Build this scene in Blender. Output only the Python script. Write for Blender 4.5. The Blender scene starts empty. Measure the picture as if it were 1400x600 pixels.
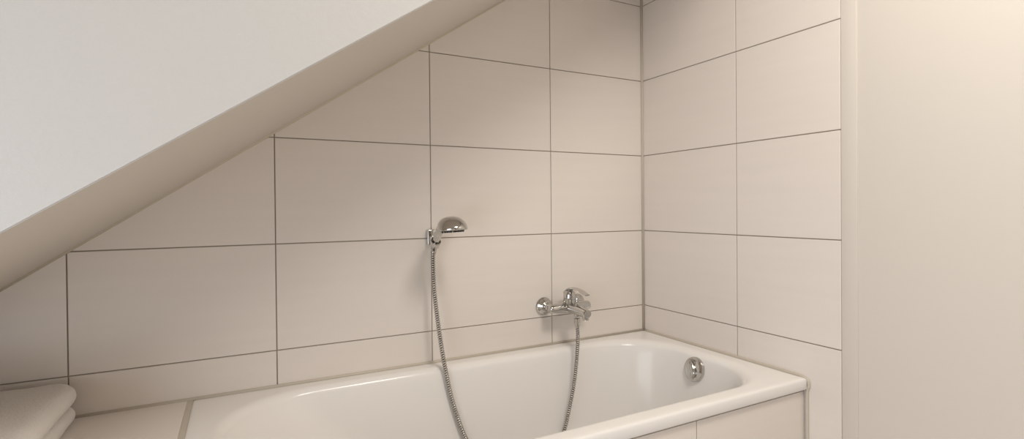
import bpy, bmesh, math
from mathutils import Vector, Matrix, noise

S = bpy.context.scene
COL = S.collection
OZ = 0.58                       # height of the bath rim above the floor; local z = 0 is the rim

# ------------------------------------------------------------------ materials
def principled(name, base, rough=0.5, metal=0.0, spec=0.5, coat=0.0):
    m = bpy.data.materials.new(name); m.use_nodes = True
    b = m.node_tree.nodes['Principled BSDF']
    b.inputs['Base Color'].default_value = (*base, 1)
    b.inputs['Roughness'].default_value = rough
    b.inputs['Metallic'].default_value = metal
    b.inputs['Specular IOR Level'].default_value = spec
    b.inputs['Coat Weight'].default_value = coat
    return m

def add_bump(m, scale, strength, dist=0.002, detail=3.0, rough=0.5, stretch=(1, 1, 1)):
    nt = m.node_tree; b = nt.nodes['Principled BSDF']
    tc = nt.nodes.new('ShaderNodeTexCoord'); mp = nt.nodes.new('ShaderNodeMapping')
    mp.inputs['Scale'].default_value = stretch
    n = nt.nodes.new('ShaderNodeTexNoise'); n.inputs['Scale'].default_value = scale
    n.inputs['Detail'].default_value = detail; n.inputs['Roughness'].default_value = rough
    bp = nt.nodes.new('ShaderNodeBump'); bp.inputs['Strength'].default_value = strength
    bp.inputs['Distance'].default_value = dist
    nt.links.new(tc.outputs['Object'], mp.inputs['Vector']); nt.links.new(mp.outputs[0], n.inputs['Vector'])
    nt.links.new(n.outputs['Fac'], bp.inputs['Height']); nt.links.new(bp.outputs[0], b.inputs['Normal'])
    return m

def add_tint(m, base, amount, scale, stretch=(1, 1, 1)):
    """very faint procedural mottling of the base colour"""
    nt = m.node_tree; b = nt.nodes['Principled BSDF']
    tc = nt.nodes.new('ShaderNodeTexCoord'); mp = nt.nodes.new('ShaderNodeMapping')
    mp.inputs['Scale'].default_value = stretch
    n = nt.nodes.new('ShaderNodeTexNoise'); n.inputs['Scale'].default_value = scale; n.inputs['Detail'].default_value = 4
    r = nt.nodes.new('ShaderNodeValToRGB')
    r.color_ramp.elements[0].position = 0.3; r.color_ramp.elements[1].position = 0.7
    r.color_ramp.elements[0].color = (*[c * (1 - amount) for c in base], 1)
    r.color_ramp.elements[1].color = (*[min(1, c * (1 + amount)) for c in base], 1)
    nt.links.new(tc.outputs['Object'], mp.inputs['Vector']); nt.links.new(mp.outputs[0], n.inputs['Vector'])
    nt.links.new(n.outputs['Fac'], r.inputs[0]); nt.links.new(r.outputs[0], b.inputs['Base Color'])
    return m

TILE_C = (0.765, 0.706, 0.652)
M = {}
M['tile'] = add_tint(principled('wall_tile', TILE_C, 0.32), TILE_C, 0.012, 2.2, (1, 1, 14))
add_bump(M['tile'], 9, 0.06, 0.002, 2, 0.4, (1, 1, 8))
M['grout'] = add_bump(principled('grout', (0.36, 0.31, 0.25), 0.9), 300, 0.3, 0.0006)
M['silicone'] = principled('silicone', (0.54, 0.485, 0.41), 0.45)
M['caulk'] = principled('caulk', (0.60, 0.54, 0.43), 0.6)
M['paint'] = add_bump(principled('painted_woodchip', (0.535, 0.525, 0.507), 0.75), 95, 0.42, 0.0022, 5, 0.6)
M['wallpaint'] = add_bump(principled('smooth_paint', (0.66, 0.61, 0.55), 0.6), 60, 0.08, 0.001, 3)
M['enamel'] = principled('bath_enamel', (0.84, 0.815, 0.79), 0.15, 0, 0.32)
M['chrome'] = principled('chrome', (0.57, 0.56, 0.54), 0.07, 1.0)
M['steel'] = principled('hose_steel', (0.50, 0.48, 0.45), 0.2, 1.0)
M['dark'] = principled('dark_rubber_groove_shade', (0.03, 0.028, 0.025), 0.6)
TW = (0.93, 0.885, 0.84)
M['towel'] = add_bump(principled('towel_terry', TW, 0.95, 0, 0.1), 170, 0.8, 0.006, 4, 0.7)
M['floor'] = add_tint(principled('floor_tile', (0.62, 0.57, 0.52), 0.5), (0.62, 0.57, 0.52), 0.06, 3)
M['door'] = add_tint(principled('added_door_wood', (0.10, 0.065, 0.04), 0.4), (0.10, 0.065, 0.04), 0.3, 6, (6, 1, .6))
M['bouncewall'] = add_bump(principled('white_bounce_paint', (0.86, 0.84, 0.80), 0.6), 60, 0.08, 0.001, 3)
M['white'] = principled('white_lacquer', (0.85, 0.84, 0.82), 0.3)
M['glass'] = principled('window_glass', (1, 1, 1), 0.02)
M['glass'].node_tree.nodes['Principled BSDF'].inputs['Transmission Weight'].default_value = 1.0

# ------------------------------------------------------------------ helpers
def obj(name, bm, mats, parent=None, smooth=None, loc=None):
    me = bpy.data.meshes.new(name)
    bmesh.ops.recalc_face_normals(bm, faces=bm.faces[:])
    bm.to_mesh(me); bm.free()
    if not isinstance(mats, (list, tuple)): mats = [mats]
    for m in mats: me.materials.append(m)
    if smooth is not None:
        me.shade_smooth() if smooth >= 180 else me.shade_smooth()
        if smooth < 180: me.set_sharp_from_angle(angle=math.radians(smooth))
    o = bpy.data.objects.new(name, me); COL.objects.link(o)
    if parent is not None:
        o.parent = parent
        o.location = -parent.location           # meshes are written in room coordinates
    return o

def thing(name, label, cat, loc):
    o = bpy.data.objects.new(name, None); COL.objects.link(o)
    o.empty_display_size = 0.05
    o.location = loc; o['label'] = label; o['category'] = cat
    return o

def struct(name, bm, mats, label=None, smooth=None):
    o = obj(name, bm, mats, None, smooth); o['kind'] = 'structure'
    if label: o['label'] = label
    return o

def box(bm, x0, x1, y0, y1, z0, z1, mi=0, bev=0.0, seg=2):
    vs = [bm.verts.new((x, y, z + OZ)) for x in (x0, x1) for y in (y0, y1) for z in (z0, z1)]
    q = [(0, 1, 3, 2), (4, 6, 7, 5), (0, 4, 5, 1), (2, 3, 7, 6), (0, 2, 6, 4), (1, 5, 7, 3)]
    fs = [bm.faces.new([vs[i] for i in f]) for f in q]
    for f in fs: f.material_index = mi
    if bev > 0:
        es = list({e for f in fs for e in f.edges})
        r = bmesh.ops.bevel(bm, geom=es, offset=bev, segments=seg, affect='EDGES', profile=0.5)
        for f in r['faces']: f.material_index = mi

def basis(axis):
    a = Vector(axis).normalized()
    up = Vector((0, 0, 1)) if abs(a.z) < 0.9 else Vector((0, 1, 0))
    u = a.cross(up).normalized(); v = a.cross(u).normalized()
    return a, u, v

def lathe(bm, origin, axis, prof, n=40, mi=0, sx=1.0, sy=1.0, cap=True):
    """prof: list of (distance along axis, radius)"""
    a, u, v = basis(axis); o = Vector(origin); rings = []
    for d, r in prof:
        rings.append([bm.verts.new(o + a * d + u * (r * sx * math.cos(t)) + v * (r * sy * math.sin(t)))
                      for t in [2 * math.pi * k / n for k in range(n)]])
    for A, B in zip(rings, rings[1:]):
        for k in range(n):
            f = bm.faces.new((A[k], A[(k + 1) % n], B[(k + 1) % n], B[k])); f.material_index = mi
    if cap:
        for R in (rings[0], rings[-1]):
            f = bm.faces.new(R); f.material_index = mi

def catmull(pts, sub):
    P = [Vector(p) for p in pts]; P = [2 * P[0] - P[1]] + P + [2 * P[-1] - P[-2]]
    out = []
    for i in range(1, len(P) - 2):
        for k in range(sub):
            t = k / sub
            out.append(0.5 * ((2 * P[i]) + (P[i + 1] - P[i - 1]) * t + (2 * P[i - 1] - 5 * P[i] + 4 * P[i + 1] - P[i + 2]) * t * t
                              + (3 * P[i] - P[i - 1] - 3 * P[i + 1] + P[i + 2]) * t ** 3))
    out.append(P[-2]); return out

def sweep(bm, pts, radii, n=20, mi=0, flat=None, cap=True):
    """tube along pts; radii one per point; flat = (side, up) scale factors per point"""
    P = [Vector(p) for p in pts]; rings = []; prev = None
    for i, p in enumerate(P):
        t = (P[min(i + 1, len(P) - 1)] - P[max(i - 1, 0)]).normalized()
        if prev is None:
            ref = Vector((1, 0, 0)) if abs(t.x) < 0.8 else Vector((0, 0, 1))
            u = (ref - t * ref.dot(t)).normalized()
        else:
            u = (prev - t * prev.dot(t)).normalized()
        prev = u; v = t.cross(u)
        fu, fv = flat[i] if flat else (1, 1)
        rings.append([bm.verts.new(p + u * (radii[i] * fu * math.cos(a)) + v * (radii[i] * fv * math.sin(a)))
                      for a in [2 * math.pi * k / n for k in range(n)]])
    for A, B in zip(rings, rings[1:]):
        for k in range(n):
            f = bm.faces.new((A[k], A[(k + 1) % n], B[(k + 1) % n], B[k])); f.material_index = mi
    if cap:
        bm.faces.new(rings[0]).material_index = mi; bm.faces.new(rings[-1]).material_index = mi

def Z(x, y, z): return Vector((x, y, z + OZ))

# ------------------------------------------------------------------ measured layout (rim = 0)
H = 0.3278                       # tile course height
Z0 = 0.1108                      # first bed joint above the rim
XJ = [0.0, -0.4767, -0.9767, -1.4767, -1.9767, -2.4767, -2.9767]   # perpends of the back wall
YJ = [0.0, -0.4845, -0.8464]     # perpends of the right wall
G = 0.0032                       # grout joint width
M_ = 0.68767; K_ = 1.79835       # slope of the soffit: z = M_*x + K_
XL = -2.60                       # left wall
YF = -3.70                       # front wall (behind the camera)
CEIL = 1.95
EDGE_Y = -0.785                  # front edge of the sloped soffit
TUBX, TUBY = -1.700, -0.745

rows = [Z0 + H * k for k in range(-3, 7)]

# ------------------------------------------------------------------ setting
bm = bmesh.new()                                        # back wall: grout bed + individual tiles
box(bm, XL, 0.12, 0.004, 0.14, -OZ, CEIL, 1)
for a, b in zip(XJ, XJ[1:]):
    for c, d in zip(rows, rows[1:]):
        x1 = a - G / 2 if a != 0 else a - 0.0045; x0 = max(b + G / 2, XL)
        z0 = max(c + G / 2, -OZ); z1 = min(d - G / 2, CEIL)
        if z1 <= z0 or x1 <= x0: continue
        if c >= -0.3 and (M_ * x1 + K_) < c: continue   # behind the sloped soffit
        box(bm, x0, x1, 0.0, 0.006, z0, z1, 0, 0.0008, 1)
struct('wall_back', bm, [M['tile'], M['grout']], 'back wall of large beige tiles with thin grey-brown grout')

bm = bmesh.new()                                        # right wall: tiles, then painted plaster
box(bm, 0.004, 0.14, YJ[2] + 0.0005, 0.14, -OZ, CEIL, 1)
for a, b in zip(YJ, YJ[1:]):
    for c, d in zip(rows, rows[1:]):
        y1 = a - G / 2 if a != 0 else a - 0.0045; y0 = b + G / 2 if b != YJ[2] else b
        z0 = max(c + G / 2, -OZ); z1 = min(d - G / 2, CEIL)
        if z1 <= z0: continue
        box(bm, 0.0, 0.006, y0, y1, z0, z1, 0, 0.0012, 2)
box(bm, 0.0045, 0.14, YF, YJ[2], -OZ, CEIL, 2)
struct('wall_right', bm, [M['tile'], M['grout'], M['wallpaint']], 'right wall, beige tiles beside the bath and cream paint beyond')

bm = bmesh.new(); box(bm, 0.0018, 0.0050, -0.8925, -0.8475, -OZ, CEIL, 0, 0.0012, 3)
struct('trim_1', bm, M['wallpaint'], 'narrow vertical cream strip where the tiles end', 60)

# left wall with an unseen window, added to light the room
WY0, WY1, WZ0, WZ1 = -2.65, -0.98, -0.42, 0.95
bm = bmesh.new()
box(bm, XL - .12, XL, WY1, 0.14, -OZ, CEIL); box(bm, XL - .12, XL, YF, WY0, -OZ, CEIL)
box(bm, XL - .12, XL, WY0, WY1, -OZ, WZ0); box(bm, XL - .12, XL, WY0, WY1, WZ1, CEIL)
struct('wall_left', bm, M['bouncewall'])  # unseen wall, made whiter to bounce light onto the ledge
bm = bmesh.new()
ym = (WY0 + WY1) / 2
for a in ((WY0, WY0 + .05, WZ0, WZ1), (WY1 - .05, WY1, WZ0, WZ1), (WY0 + .05, WY1 - .05, WZ0, WZ0 + .05),
          (WY0 + .05, WY1 - .05, WZ1 - .05, WZ1), (ym - .03, ym + .03, WZ0 + .05, WZ1 - .05)):
    box(bm, XL - 0.08, XL - 0.03, a[0], a[1], a[2], a[3], 0, 0.004)
struct('added_window_1', bm, M['white'])
bm = bmesh.new(); box(bm, XL - 0.12, 0.14, YF - 0.12, 0.14, -OZ - 0.1, -OZ, 0)
struct('floor', bm, M['floor'])
bm = bmesh.new(); box(bm, XL - 0.12, 0.14, YF - 0.12, 0.14, CEIL, CEIL + 0.1, 0)
struct('ceiling', bm, M['paint'])

# dropped sloping ceiling box over the bath: sloped underside, upright front face
bm = bmesh.new()
sec = [(XL, M_ * XL + K_), (0.0, K_), (0.0, CEIL), (XL, CEIL)]
A = [bm.verts.new((x, -0.0005, z + OZ)) for x, z in sec]; B = [bm.verts.new((x, EDGE_Y, z + OZ)) for x, z in sec]
bm.faces.new(A); bm.faces.new(B)
for i in range(4): bm.faces.new((A[i], A[(i + 1) % 4], B[(i + 1) % 4], B[i]))
e = [e for e in bm.edges if all(abs(v.co.y - EDGE_Y) < 1e-6 for v in e.verts) and
     abs(sum(v.co.z - OZ - (M_ * v.co.x + K_) for v in e.verts)) < 1e-5]
bmesh.ops.bevel(bm, geom=e, offset=0.0015, segments=2, affect='EDGES')
bm.normal_update()
for f in bm.faces:
    if abs(f.normal.x) > 0.3 and abs(f.normal.z) > 0.3: f.material_index = 1
struct('ceiling_slope', bm, [M['paint'], M['wallpaint']], 'white textured sloping ceiling box over the bath')

bm = bmesh.new()                                        # caulk between soffit and tiles
n = Vector((-M_, 0, 1)).normalized()
p0 = Z(XL + 0.01, -0.001, M_ * (XL + 0.01) + K_ - 0.001); p1 = Z(-0.004, -0.001, M_ * -0.004 + K_ - 0.001)
sweep(bm, [p0, p1], [0.0045, 0.0045], 12)
struct('trim_2', bm, M['caulk'], 'thin caulk line between sloping ceiling and tiles', 180)

bm = bmesh.new(); box(bm, XL - .12, 0.14, YF - 0.12, YF, -OZ, CEIL, 0)
struct('wall_front', bm, M['wallpaint'])
bm = bmesh.new(); box(bm, -1.30, -0.45, YF + .0005, YF + .035, -OZ, 1.46, 0, 0.004)
for zz in ((-.45, .35), (.47, 1.32)):
    for xx in ((-1.19, -.93), (-.82, -.56)): box(bm, xx[0], xx[1], YF + .03, YF + .043, zz[0], zz[1], 0, 0.006)
struct('added_door_1', bm, M['door'])  # unseen dark door, added for the chrome to reflect

# sealant lines
bm = bmesh.new()
sweep(bm, [Z(-0.0022, -0.0022, 0.0), Z(-0.0022, -0.0022, K_)], [0.0066, 0.0066], 12)
struct('trim_3', bm, M['silicone'], 'upright sealant line in the tiled corner', 180)
bm = bmesh.new()
pts = [Z(XL + 0.03, -0.002, 0.001), Z(-0.004, -0.002, 0.001)]
sweep(bm, pts, [0.0055] * 2, 12)
struct('trim_4', bm, M['silicone'], 'sealant line between bath rim and back wall', 180)
bm = bmesh.new()
pts = catmull([Z(-0.0015, -0.006, 0.001), Z(-0.0015, -0.3, 0.001), Z(-0.0015, -0.60, 0.001), Z(-0.0015, -0.715, 0.0005),
               Z(-0.0015, -0.742, -0.004), Z(-0.0015, -0.7485, -0.014), Z(-0.0015, -0.7485, -0.026), Z(-0.0015, -0.745, -0.037),
               Z(-0.0015, -0.743, -0.06), Z(-0.0015, -0.743, -0.2), Z(-0.0015, -0.743, -0.575)], 10)
sweep(bm, pts, [0.0056] * len(pts), 12)
struct('trim_5', bm, M['silicone'], 'sealant line along right wall, turning down beside the apron', 180)

# ------------------------------------------------------------------ bathtub
def rrect(x0, x1, y0, y1, rads, z, nc=14, ns=14):
    """rounded rectangle, ccw from (x1,y0); rads = (right-front, right-back, left-back, left-front)"""
    cs = [(x1, y0, rads[0], -90), (x1, y1, rads[1], 0), (x0, y1, rads[2], 90), (x0, y0, rads[3], 180)]
    cor = []
    for x, y, r, a0 in cs:
        sx = -1 if x == x1 else 1; sy = 1 if y == y0 else -1
        cx, cy = x + sx * r, y + sy * r
        cor.append([(cx + r * math.cos(math.radians(a0 + 90 * k / nc)), cy + r * math.sin(math.radians(a0 + 90 * k / nc))) for k in range(nc + 1)])
    out = []
    for i in range(4):
        out += cor[i]
        p, q = cor[i][-1], cor[(i + 1) % 4][0]
        out += [(p[0] + (q[0] - p[0]) * k / ns, p[1] + (q[1] - p[1]) * k / ns) for k in range(1, ns)]
    return [Z(x, y, z) for x, y in out]

tub = thing('bathtub', 'white enamel built-in bathtub under the sloping ceiling', 'bathtub', Z(-0.85, -0.372, -OZ))
X0, X1, Y0, Y1 = TUBX, -0.003, TUBY, -0.003
ox = lambda i, z, r: rrect(X0 + i, X1 - i, Y0 + i, Y1 - i, (r,) * 4, z)
loops = [ox(.014, -.036, .006), ox(.002, -.036, .008), ox(0, -.033, .005), ox(0, -.009, .005), ox(.001, -.0045, .005), ox(.003, -.0012, .005),
         ox(.008, 0, .010), ox(.020, 0.0, .012)]
IX0, IX1, IY0, IY1 = -1.640, -0.046, -0.700, -0.050     # top of the well
def well(dl, dr, df, db, z, rr=(.21, .23, .24, .22)):
    return rrect(IX0 + dl, IX1 - dr, IY0 + df, IY1 - db, rr, z)
R0 = 0.036                                              # rolled inner edge
loops.append(well(-.006, -.006, -.004, -.004, -.0002))
for k in range(0, 9):
    a = math.radians(78 * k / 8)
    d = R0 * math.sin(a) * .72; z = -R0 * (1 - math.cos(a)) * .8
    loops.append(well(d, d * 1.4, d, d, z - 0.0004))
zt = loops[-1][0].z - OZ
for t in (.06, .15, .3, .45, .6, .75, .86):
    z = zt + (-.345 - zt) * t
    loops.append(well(.026 + .354 * t ** 1.1, .036 + .069 * t, .026 + .049 * t, .026 + .049 * t, z))
for k in range(1, 8):
    a = math.radians(90 * k / 7)
    loops.append(well(.36 + .11 * math.sin(a), .095 + .07 * math.sin(a), .07 + .07 * math.sin(a), .07 + .07 * math.sin(a),
                      -.335 - .085 * (1 - math.cos(a)) - .0 if k < 7 else -.42, (.20, .21, .21, .20)))
bm = bmesh.new()
VL = [[bm.verts.new(p) for p in L] for L in loops]
for A, B in zip(VL, VL[1:]):
    for k in range(len(A)): bm.faces.new((A[k], A[(k + 1) % len(A)], B[(k + 1) % len(A)], B[k]))
bm.faces.new(VL[-1])
obj('basin', bm, M['enamel'], tub, 180)

# overflow knob on the end of the well
oc = Z(-0.0915, -0.372, -0.060); ax = Vector((-1, 0.0, 0.25)).normalized()
bm = bmesh.new()
lathe(bm, oc - ax * 0.006, ax, [(0, .034), (.0, .0430), (.004, .0450), (.010, .0450), (.015, .0425), (.018, .036), (.019, .032)], 56)
kn = obj('overflow_knob', bm, M['chrome'], tub, 35); kn['label'] = 'round chrome overflow knob'
bm = bmesh.new()                                        # raised wedge grip on the dial
a_, u_, v_ = basis(ax)
rot = math.radians(24)
u2 = u_ * math.cos(rot) + v_ * math.sin(rot); v2 = -u_ * math.sin(rot) + v_ * math.cos(rot)
prof = []
for k in range(24):
    t = 2 * math.pi * k / 24
    prof.append((0.0150 * math.cos(t), 0.0330 * math.sin(t)))
rings = []
for h, s in ((0.0, 1.0), (.006, 1.0), (.010, .93), (.012, .75), (.0127, .45)):
    rings.append([bm.verts.new(oc + ax * (.012 + h) + u2 * (x * s * (1 + .35 * y / .033)) + v2 * (y * (s * .25 + .75 if h < .011 else s))) for x, y in prof])
for A, B in zip(rings, rings[1:]):
    for k in range(24): bm.faces.new((A[k], A[(k + 1) % 24], B[(k + 1) % 24], B[k]))
bm.faces.new(rings[0]); bm.faces.new(rings[-1])
g = obj('grip', bm, M['chrome'], None, 180); g.parent = kn
bm = bmesh.new()
lathe(bm, Z(-0.36, -0.372, -0.421), (0, 0, 1), [(0, .035), (.003, .035), (.0045, .031), (.0045, .024), (.008, .023), (.010, .015), (.0105, .004)], 40)
obj('drain_plug', bm, M['chrome'], tub, 40)

# ------------------------------------------------------------------ tiled apron panel
ap = thing('apron_panel', 'beige tiled apron panel below the front rim of the bathtub', 'panel', Z(-0.85, -0.73, -OZ))
bm = bmesh.new()
box(bm, XL + .001, -0.003, -0.723, -0.715, -OZ, -0.044, 1)
prow = [-OZ, -.040 - H - .0 * 1, -.0420]
for a, b in zip(XJ, XJ[1:]):
    for c, d in zip(prow, prow[1:]):
        box(bm, max(b + G / 2, XL + .001), min(a - G / 2, -0.004), -0.734, -0.7225, c + G / 2, d - G / 2, 0, 0.0008, 1)
obj('tiles', bm, [M['tile'], M['grout']], ap)

# ------------------------------------------------------------------ tiled ledge left of the bath
lg = thing('tiled_ledge', 'beige tiled ledge at the left end of the bathtub', 'ledge', Z(-2.15, -0.372, -OZ))
bm = bmesh.new()
box(bm, XL + .001, TUBX - .010, -0.712, -0.003, -OZ, -0.008, 1)
box(bm, -2.204, TUBX - .011, -0.744, -0.0045, -0.008, 0.0, 0, 0.001, 1)
box(bm, XL + .001, -2.207, -0.744, -0.0045, -0.008, 0.0, 0, 0.001, 1)
obj('top', bm, [M['tile'], M['grout']], lg)
bm = bmesh.new()
box(bm, TUBX - .0108, TUBX + .0025, -0.744, -0.004, -0.004, 0.0005, 0, 0.0008, 2)
struct('trim_6', bm, M['silicone'], 'grey sealant strip between bath rim and tiled ledge')

# ------------------------------------------------------------------ folded towel on the ledge
def towel():
    bm = bmesh.new()
    xr, xl = -1.950, -2.42
    def leaf(z0, z1, xr):            # right end rounded, as an open contour from bottom-left to top-left
        h = (z1 - z0) / 2; zc = (z0 + z1) / 2
        pts = []
        for k in range(25):          # bottom
            pts.append((xl + .06 + (xr - h - xl - .06) * k / 24, z0))
        for k in range(1, 12):
            a = math.radians(-90 + 180 * k / 12)
            pts.append((xr - h + h * 1.0 * math.cos(a), zc + h * math.sin(a)))
        for k in range(24, -1, -1):
            pts.append((xl + .06 + (xr - h - xl - .06) * k / 24, z1))
        return pts
    low = leaf(0.002, 0.047, xr + .001); up = leaf(0.049, 0.106, xr + .005)
    prof = low + up
    # fold at the left end joins the two leaves
    N = 44; ya, yb = -0.028, -0.46
    rows_ = []
    for j in range(N + 1):
        t = j / N; y = ya + (yb - ya) * t
        row = []
        ends = min(t, 1 - t) * (ya - yb)
        for i, (x, z) in enumerate(prof):
            isup = i >= len(low)
            rad = 0.05 if isup else 0.03
            sh = 0.0
            if ends < rad: sh = rad - math.sqrt(max(0, rad * rad - (rad - ends) ** 2))
            w = max(0, min(1, (x - xl - .06) / .3))
            zc, hh = ((.0775, .0285) if isup else (.0245, .0225))
            er = .014
            sq = 1.0 if ends >= er else math.sqrt(max(0.0, 1 - (1 - ends / er) ** 2)) * .75 + .25
            zz = zc + (z - zc) * sq
            if isup: zz -= (1 - sq) * .004
            wob = noise.noise(Vector((x * 9, y * 7, 3.1 if isup else 8.2))) * .004
            wob += noise.noise(Vector((x * 30, y * 22, 5.0))) * .0012
            row.append(bm.verts.new(Z(x - sh * w + (wob if z not in (0.002,) else 0), y, max(0.001, zz + (wob if isup and z > .058 else wob * .15)))))
        rows_.append(row)
    n = len(prof)
    for a, b in zip(rows_, rows_[1:]):
        for k in range(n): bm.faces.new((a[k], a[(k + 1) % n], b[(k + 1) % n], b[k]))
    bm.faces.new(rows_[0]); bm.faces.new(rows_[-1])
    return bm
o = obj('folded_towel', towel(), M['towel'], None, 60)
o['label'] = 'off-white terry towel folded in thick layers on the tiled ledge'; o['category'] = 'towel'

# ------------------------------------------------------------------ shower holder on the back wall
HX = -0.980
sh = thing('shower_holder', 'small chrome wall bracket holding the hand shower', 'shower holder', Z(HX, 0.0, 0.443))
bm = bmesh.new(); box(bm, HX - .0165, HX + .0215, -0.020, -0.0003, 0.416, 0.470, 0, 0.0035, 3)
obj('wall_plate', bm, M['chrome'], sh, 40)
HS = [Z(HX + .000, -0.040, 0.412), Z(HX + .000, -0.062, 0.436), Z(HX + .001, -0.088, 0.464), Z(HX + .004, -0.120, 0.489), Z(HX + .008, -0.155, 0.500)]
sa = (HS[1] - HS[0]).normalized()
bm = bmesh.new(); box(bm, HX - .009, HX + .009, -0.046, -0.018, 0.424, 0.448, 0, 0.003, 2)
obj('arm', bm, M['chrome'], sh, 40)
bm = bmesh.new()
lathe(bm, HS[0] + sa * .002, sa, [(0, .0115), (0, .0150), (.002, .0160), (.024, .0180), (.026, .0172), (.026, .0135)], 36)
obj('socket', bm, M['chrome'], sh, 35)
bm = bmesh.new(); lathe(bm, HS[0] + sa * .0262, sa, [(0, .0138), (.0, .0168), (.0018, .0168), (.0018, .0138)], 36)
obj('liner', bm, M['dark'], sh, 35)

# hand shower
hs = thing('hand_shower', 'chrome hand shower with a domed head hanging in the wall bracket', 'hand shower', HS[0])
path = catmull(HS, 8); L = len(path)
rad = [0.0098 + 0.0035 * min(1, i / 12) + 0.005 * (max(0, i - 12) / (L - 13)) ** 1.3 for i in range(L)]
bm = bmesh.new(); sweep(bm, path, rad, 28)
obj('handle', bm, M['chrome'], hs, 60)
hc = Z(HX + .010, -0.190, 0.4790); tilt = Vector((0.04, -0.06, -1)).normalized()       # spray axis, down
def headmesh():
    bm = bmesh.new(); a, u, v = basis(tilt)
    # frame: f = forward (away from the wall), s = sideways
    fwd = Vector((0, -1, 0)); fwd = (fwd - a * fwd.dot(a)).normalized(); sd = a.cross(fwd)
    n = 56; rings = []
    for k in range(15):
        th = math.radians(90 * k / 14)                  # 0 = rim, 90 = crown
        r = math.cos(th) ** 0.85 if k < 14 else 0.02; h = math.sin(th) ** 1.05
        ring = []
        for j in range(n):
            t = 2 * math.pi * j / n; ct, st = math.cos(t), math.sin(t)
            R = .0485
            # longer towards the handle, crown pulled back over the handle
            f = ct * r * R * (1.15 if ct < 0 else 1.0) - .014 * h
            ring.append(bm.verts.new(hc - a * (.040 * h) + fwd * f + sd * (st * r * R)))
        rings.append(ring)
    low = []
    for d, q in ((.004, 1.0), (.0065, .975), (.007, .93)):
        low.append([bm.verts.new(hc + a * d + fwd * (math.cos(2 * math.pi * j / n) * .0485 * q * (1.15 if math.cos(2 * math.pi * j / n) < 0 else 1)) + sd * (math.sin(2 * math.pi * j / n) * .0485 * q)) for j in range(n)])
    seq = low[::-1] + rings
    for A, B in zip(seq, seq[1:]):
        for j in range(n): bm.faces.new((A[j], A[(j + 1) % n], B[(j + 1) % n], B[j]))
    bm.faces.new(seq[0]); bm.faces.new(seq[-1])
    return bm
obj('shower_head', headmesh(), M['chrome'], hs, 50)
bm = bmesh.new(); a, u, v = basis(tilt)
lathe(bm, hc, a, [(.005, .038), (.0088, .037), (.0095, .034)], 40)
for R_, n_ in ((.034, 18), (.025, 12), (.015, 7)):
    for j in range(n_):
        t = 2 * math.pi * j / n_
        lathe(bm, hc + a * .008 + u * R_ * math.cos(t) + v * R_ * math.sin(t), a, [(0, .0026), (.0045, .0022), (.005, .0012)], 8)
o = obj('spray_face', bm, M['dark'], hs, 40); o['label'] = 'dark spray face with nozzles'

# ------------------------------------------------------------------ bath mixer
TX, TYB, TZ = -0.4385, -0.062, 0.155                     # centre of the body
UX = (-0.517, -0.358)
mx = thing('bath_mixer', 'chrome single-lever bath mixer tap on the back wall', 'tap', Z(TX, 0, TZ))
for ux in UX:
    bm = bmesh.new()
    lathe(bm, Z(ux, -0.0003, TZ), (0, -1, 0), [(0, .0345), (.0025, .0355), (.0055, .0345), (.010, .0285), (.016, .0220), (.022, .0175), (.023, .0150)], 44)
    obj('rosette', bm, M['chrome'], mx, 40)
    bm = bmesh.new()
    lathe(bm, Z(ux, -0.020, TZ), (0, -1, 0), [(0, .0120), (.012, .0120), (.013, .0150), (.034, .0150), (.036, .0135)], 32)
    obj('connector', bm, M['chrome'], mx, 35)
bm = bmesh.new()                                         # horizontal body, fatter in the middle
bx = [(-.094, .0120), (-.092, .0165), (-.086, .0185), (-.06, .0200), (-.034, .0215), (-.018, .0240), (0, .0250), (.018, .0240), (.034, .0215), (.06, .0200), (.086, .0185), (.092, .0165), (.094, .0120)]
sweep(bm, [Z(TX + d, TYB - .002, TZ - .001) for d, r in bx], [r for d, r in bx], 32, flat=[(.92, 1.05)] * len(bx))
obj('body', bm, M['chrome'], mx, 50)
bm = bmesh.new()                                         # spout towards the room
sp = catmull([Z(TX, TYB + .006, TZ - .002), Z(TX, TYB - .03, TZ - .003), Z(TX, TYB - .065, TZ - .004), Z(TX, TYB - .100, TZ - .006), Z(TX, TYB - .124, TZ - .009)], 5)
n_ = len(sp)
sweep(bm, sp, [.0245 - .0065 * (i / (n_ - 1)) - (.002 if i == n_ - 1 else 0) for i in range(n_)], 28, flat=[(1.0, .88)] * n_)
s_ = obj('spout', bm, M['chrome'], mx, 60)
bm = bmesh.new()
lathe(bm, Z(TX, TYB - .110, TZ - .018), (0, -.12, -1), [(0, .0125), (.008, .0125), (.009, .0118), (.015, .0118), (.015, .0095), (.011, .009)], 32)
obj('aerator', bm, M['chrome'], mx, 35)
bm = bmesh.new()                                         # cartridge tower
lathe(bm, Z(TX, TYB - .002, TZ + .008), (0, -.10, 1), [(0, .0245), (.010, .0242), (.026, .0235), (.027, .0220), (.029, .0220), (.030, .0240), (.043, .0232), (.052, .0200), (.058, .013), (.061, .003)], 44)
obj('cartridge_housing', bm, M['chrome'], mx, 35)
bm = bmesh.new()                                         # lever: broad blade arching forward
lv = catmull([Z(TX, TYB + .014, TZ + .050), Z(TX, TYB - .006, TZ + .068), Z(TX, TYB - .035, TZ + .076), Z(TX, TYB - .080, TZ + .073), Z(TX, TYB - .122, TZ + .062)], 6)
n_ = len(lv)
sweep(bm, lv, [.0165 - .006 * (i / (n_ - 1)) for i in range(n_)], 24,
      flat=[(1.1, .75 - .40 * min(1, i / 9)) if i > 0 else (.8, .5) for i in range(n_)])
obj('lever', bm, M['chrome'], mx, 60)
bm = bmesh.new()                                         # diverter knob on top of the spout
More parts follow.
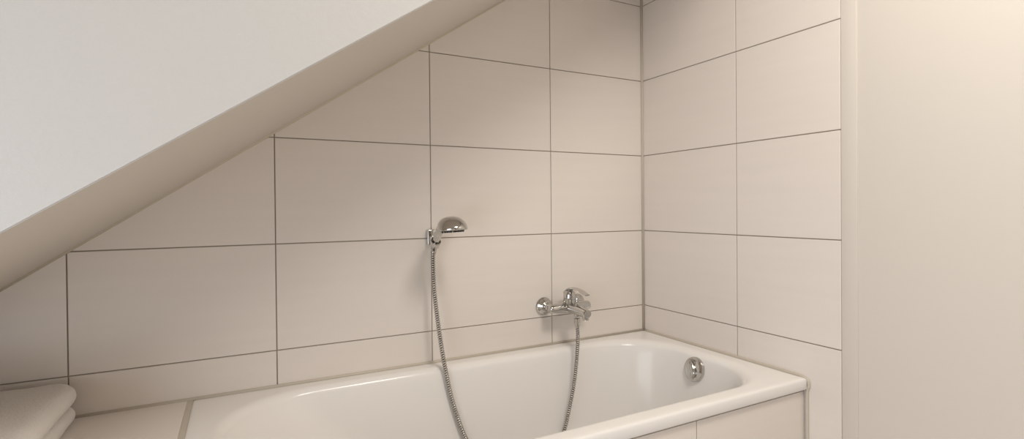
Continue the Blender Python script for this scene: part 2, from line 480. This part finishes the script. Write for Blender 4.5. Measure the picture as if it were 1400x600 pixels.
lathe(bm, Z(TX, TYB - .054, TZ + .010), (0, -.1, 1), [(0, .0105), (.018, .0100), (.019, .0065), (.023, .006), (.024, .0092), (.034, .0095), (.037, .0080), (.038, .004)], 28)
obj('diverter_knob', bm, M['chrome'], mx, 35)
bm = bmesh.new()                                         # threaded hose outlet below
lathe(bm, Z(TX, TYB - .056, TZ - .014), (0, 0, -1), [(0, .0125), (.013, .0120), (.014, .0095), (.020, .0095)], 28)
obj('hose_outlet', bm, M['chrome'], mx, 35)

# ------------------------------------------------------------------ shower hose
def hose():
    root = thing('shower_hose', 'ribbed chrome shower hose looping from hand shower into the bath', 'hose', HS[0])
    a0 = HS[0]; b0 = Z(TX, TYB - .056, TZ - .0345)
    P = [a0 + Vector((0, .006, -.014)), *HOSE, b0 + Vector((0, 0, -.024))]
    c = catmull(P, 40)
    # resample by arc length
    s = [0.0]
    for p, q in zip(c, c[1:]): s.append(s[-1] + (q - p).length)
    pitch = .0078; per = 6; N = int(s[-1] / pitch) * per; out = []; j = 0
    for i in range(N + 1):
        d = s[-1] * i / N
        while j < len(s) - 2 and s[j + 1] < d: j += 1
        t = (d - s[j]) / max(1e-9, s[j + 1] - s[j]); out.append(c[j].lerp(c[j + 1], t))
    prof = [.0052, .0078, .0084, .0084, .0078, .0052]
    bm = bmesh.new(); sweep(bm, out, [prof[i % per] for i in range(N + 1)], 16)
    bm.faces.ensure_lookup_table()
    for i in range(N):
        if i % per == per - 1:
            for k in range(16): bm.faces[i * 16 + k].material_index = 1  # groove faces coloured dark for the shade between ribs
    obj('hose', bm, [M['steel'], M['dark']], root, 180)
    bm = bmesh.new(); d = (out[0] - out[6]).normalized()
    lathe(bm, out[0] - d * .012, d, [(0, .0085), (.002, .0100), (.022, .0104), (.024, .0092)], 28)
    obj('end_nut', bm, M['chrome'], root, 35)
    bm = bmesh.new(); d = (out[-1] - out[-7]).normalized()
    lathe(bm, out[-1] - d * .012, d, [(0, .0080), (.004, .0092), (.016, .0098), (.018, .0115), (.034, .0115), (.035, .0100)], 28)
    obj('end_nut', bm, M['chrome'], root, 35)
HOSE_PX = [(592, 352, -.045), (593.5, 395, -.055), (600, 450, -.07), (608, 500, -.085), (619, 550, -.10), (637, 600, -.12),
           (664, 646, -.135), (702, 668, -.14), (738, 646, -.135), (767, 600, -.135), (780, 550, -.130), (786.5, 510, -.125), (790, 465, -.121)]

# ------------------------------------------------------------------ camera
F_ = 706.48; V0 = 289.35; yaw = 0.4874; pt, ro = -7.4e-3, -8.9e-3
Cc = Vector((-1.5776, -1.7436, 0.5432))
c_, s_n = math.cos(yaw), math.sin(yaw)
Rv = Vector((c_, -s_n, 0)); Fv = Vector((s_n, c_, 0)); Uv = Vector((0, 0, 1))
Fv, Uv = Fv * math.cos(pt) + Uv * math.sin(pt), -Fv * math.sin(pt) + Uv * math.cos(pt)
Rv, Uv = Rv * math.cos(ro) + Uv * math.sin(ro), -Rv * math.sin(ro) + Uv * math.cos(ro)
def at(u, v, y):                                         # where a hose point measured in the photo lies at depth y
    d = Fv + Rv * ((u - 700) / F_) + Uv * ((V0 - v) / F_)
    p = Cc + d * ((y - Cc.y) / d.y); return Z(p.x, p.y, p.z)
HOSE = [at(*q) for q in HOSE_PX]
hose()
cam = bpy.data.cameras.new('camera'); co = bpy.data.objects.new('camera', cam); COL.objects.link(co)
Mx = Matrix((Rv, Uv, -Fv)).transposed().to_4x4(); Mx.translation = Cc + Vector((0, 0, OZ))
co.matrix_world = Mx
cam.sensor_width = 36; cam.lens = F_ / 1400 * 36; cam.shift_y = (V0 - 300) / 1400
cam.clip_start = 0.02
S.camera = co

# ------------------------------------------------------------------ light
def area(name, loc, rot, sx, sy, power, color):
    l = bpy.data.lights.new(name, 'AREA'); l.shape = 'RECTANGLE'; l.size = sx; l.size_y = sy
    l.energy = power; l.color = color
    o = bpy.data.objects.new(name, l); COL.objects.link(o); o.location = loc; o.rotation_euler = rot
    return o
# fill light in the added, unseen window
area('added_window_light', Z(XL - .025, ym, (WZ0 + WZ1) / 2), (math.radians(90), 0, math.radians(-90)), WY1 - WY0 - .1, WZ1 - WZ0 - .1, 22, (0.93, 0.97, 1.04))
# warm round ceiling lamp, out of view, added to light the room
lamp = thing('added_ceiling_lamp', 'round white ceiling lamp, unseen, added to light the room', 'lamp', Z(-0.70, -1.60, CEIL))
bm = bmesh.new(); lathe(bm, Z(-0.70, -1.60, CEIL), (0, 0, -1), [(0, .34), (.02, .34), (.025, .335)], 40); obj('base', bm, M['white'], lamp, 35)
l = bpy.data.lights.new('added_ceiling_light', 'AREA'); l.shape = 'DISK'; l.size = .62; l.energy = 27.5; l.color = (1.0, 0.93, 0.83)
o = bpy.data.objects.new('added_ceiling_light', l); COL.objects.link(o); o.location = Z(-0.70, -1.60, CEIL - .03)

w = bpy.data.worlds.new('world'); S.world = w; w.use_nodes = True
w.node_tree.nodes['Background'].inputs[0].default_value = (0.75, 0.85, 1, 1)
w.node_tree.nodes['Background'].inputs[1].default_value = 0.3

vs = S.view_settings
S.display_settings.display_device = 'sRGB'
vs.view_transform = 'Standard'; vs.look = 'None'; vs.gamma = 1; vs.use_curve_mapping = False
vs.exposure = 0.0
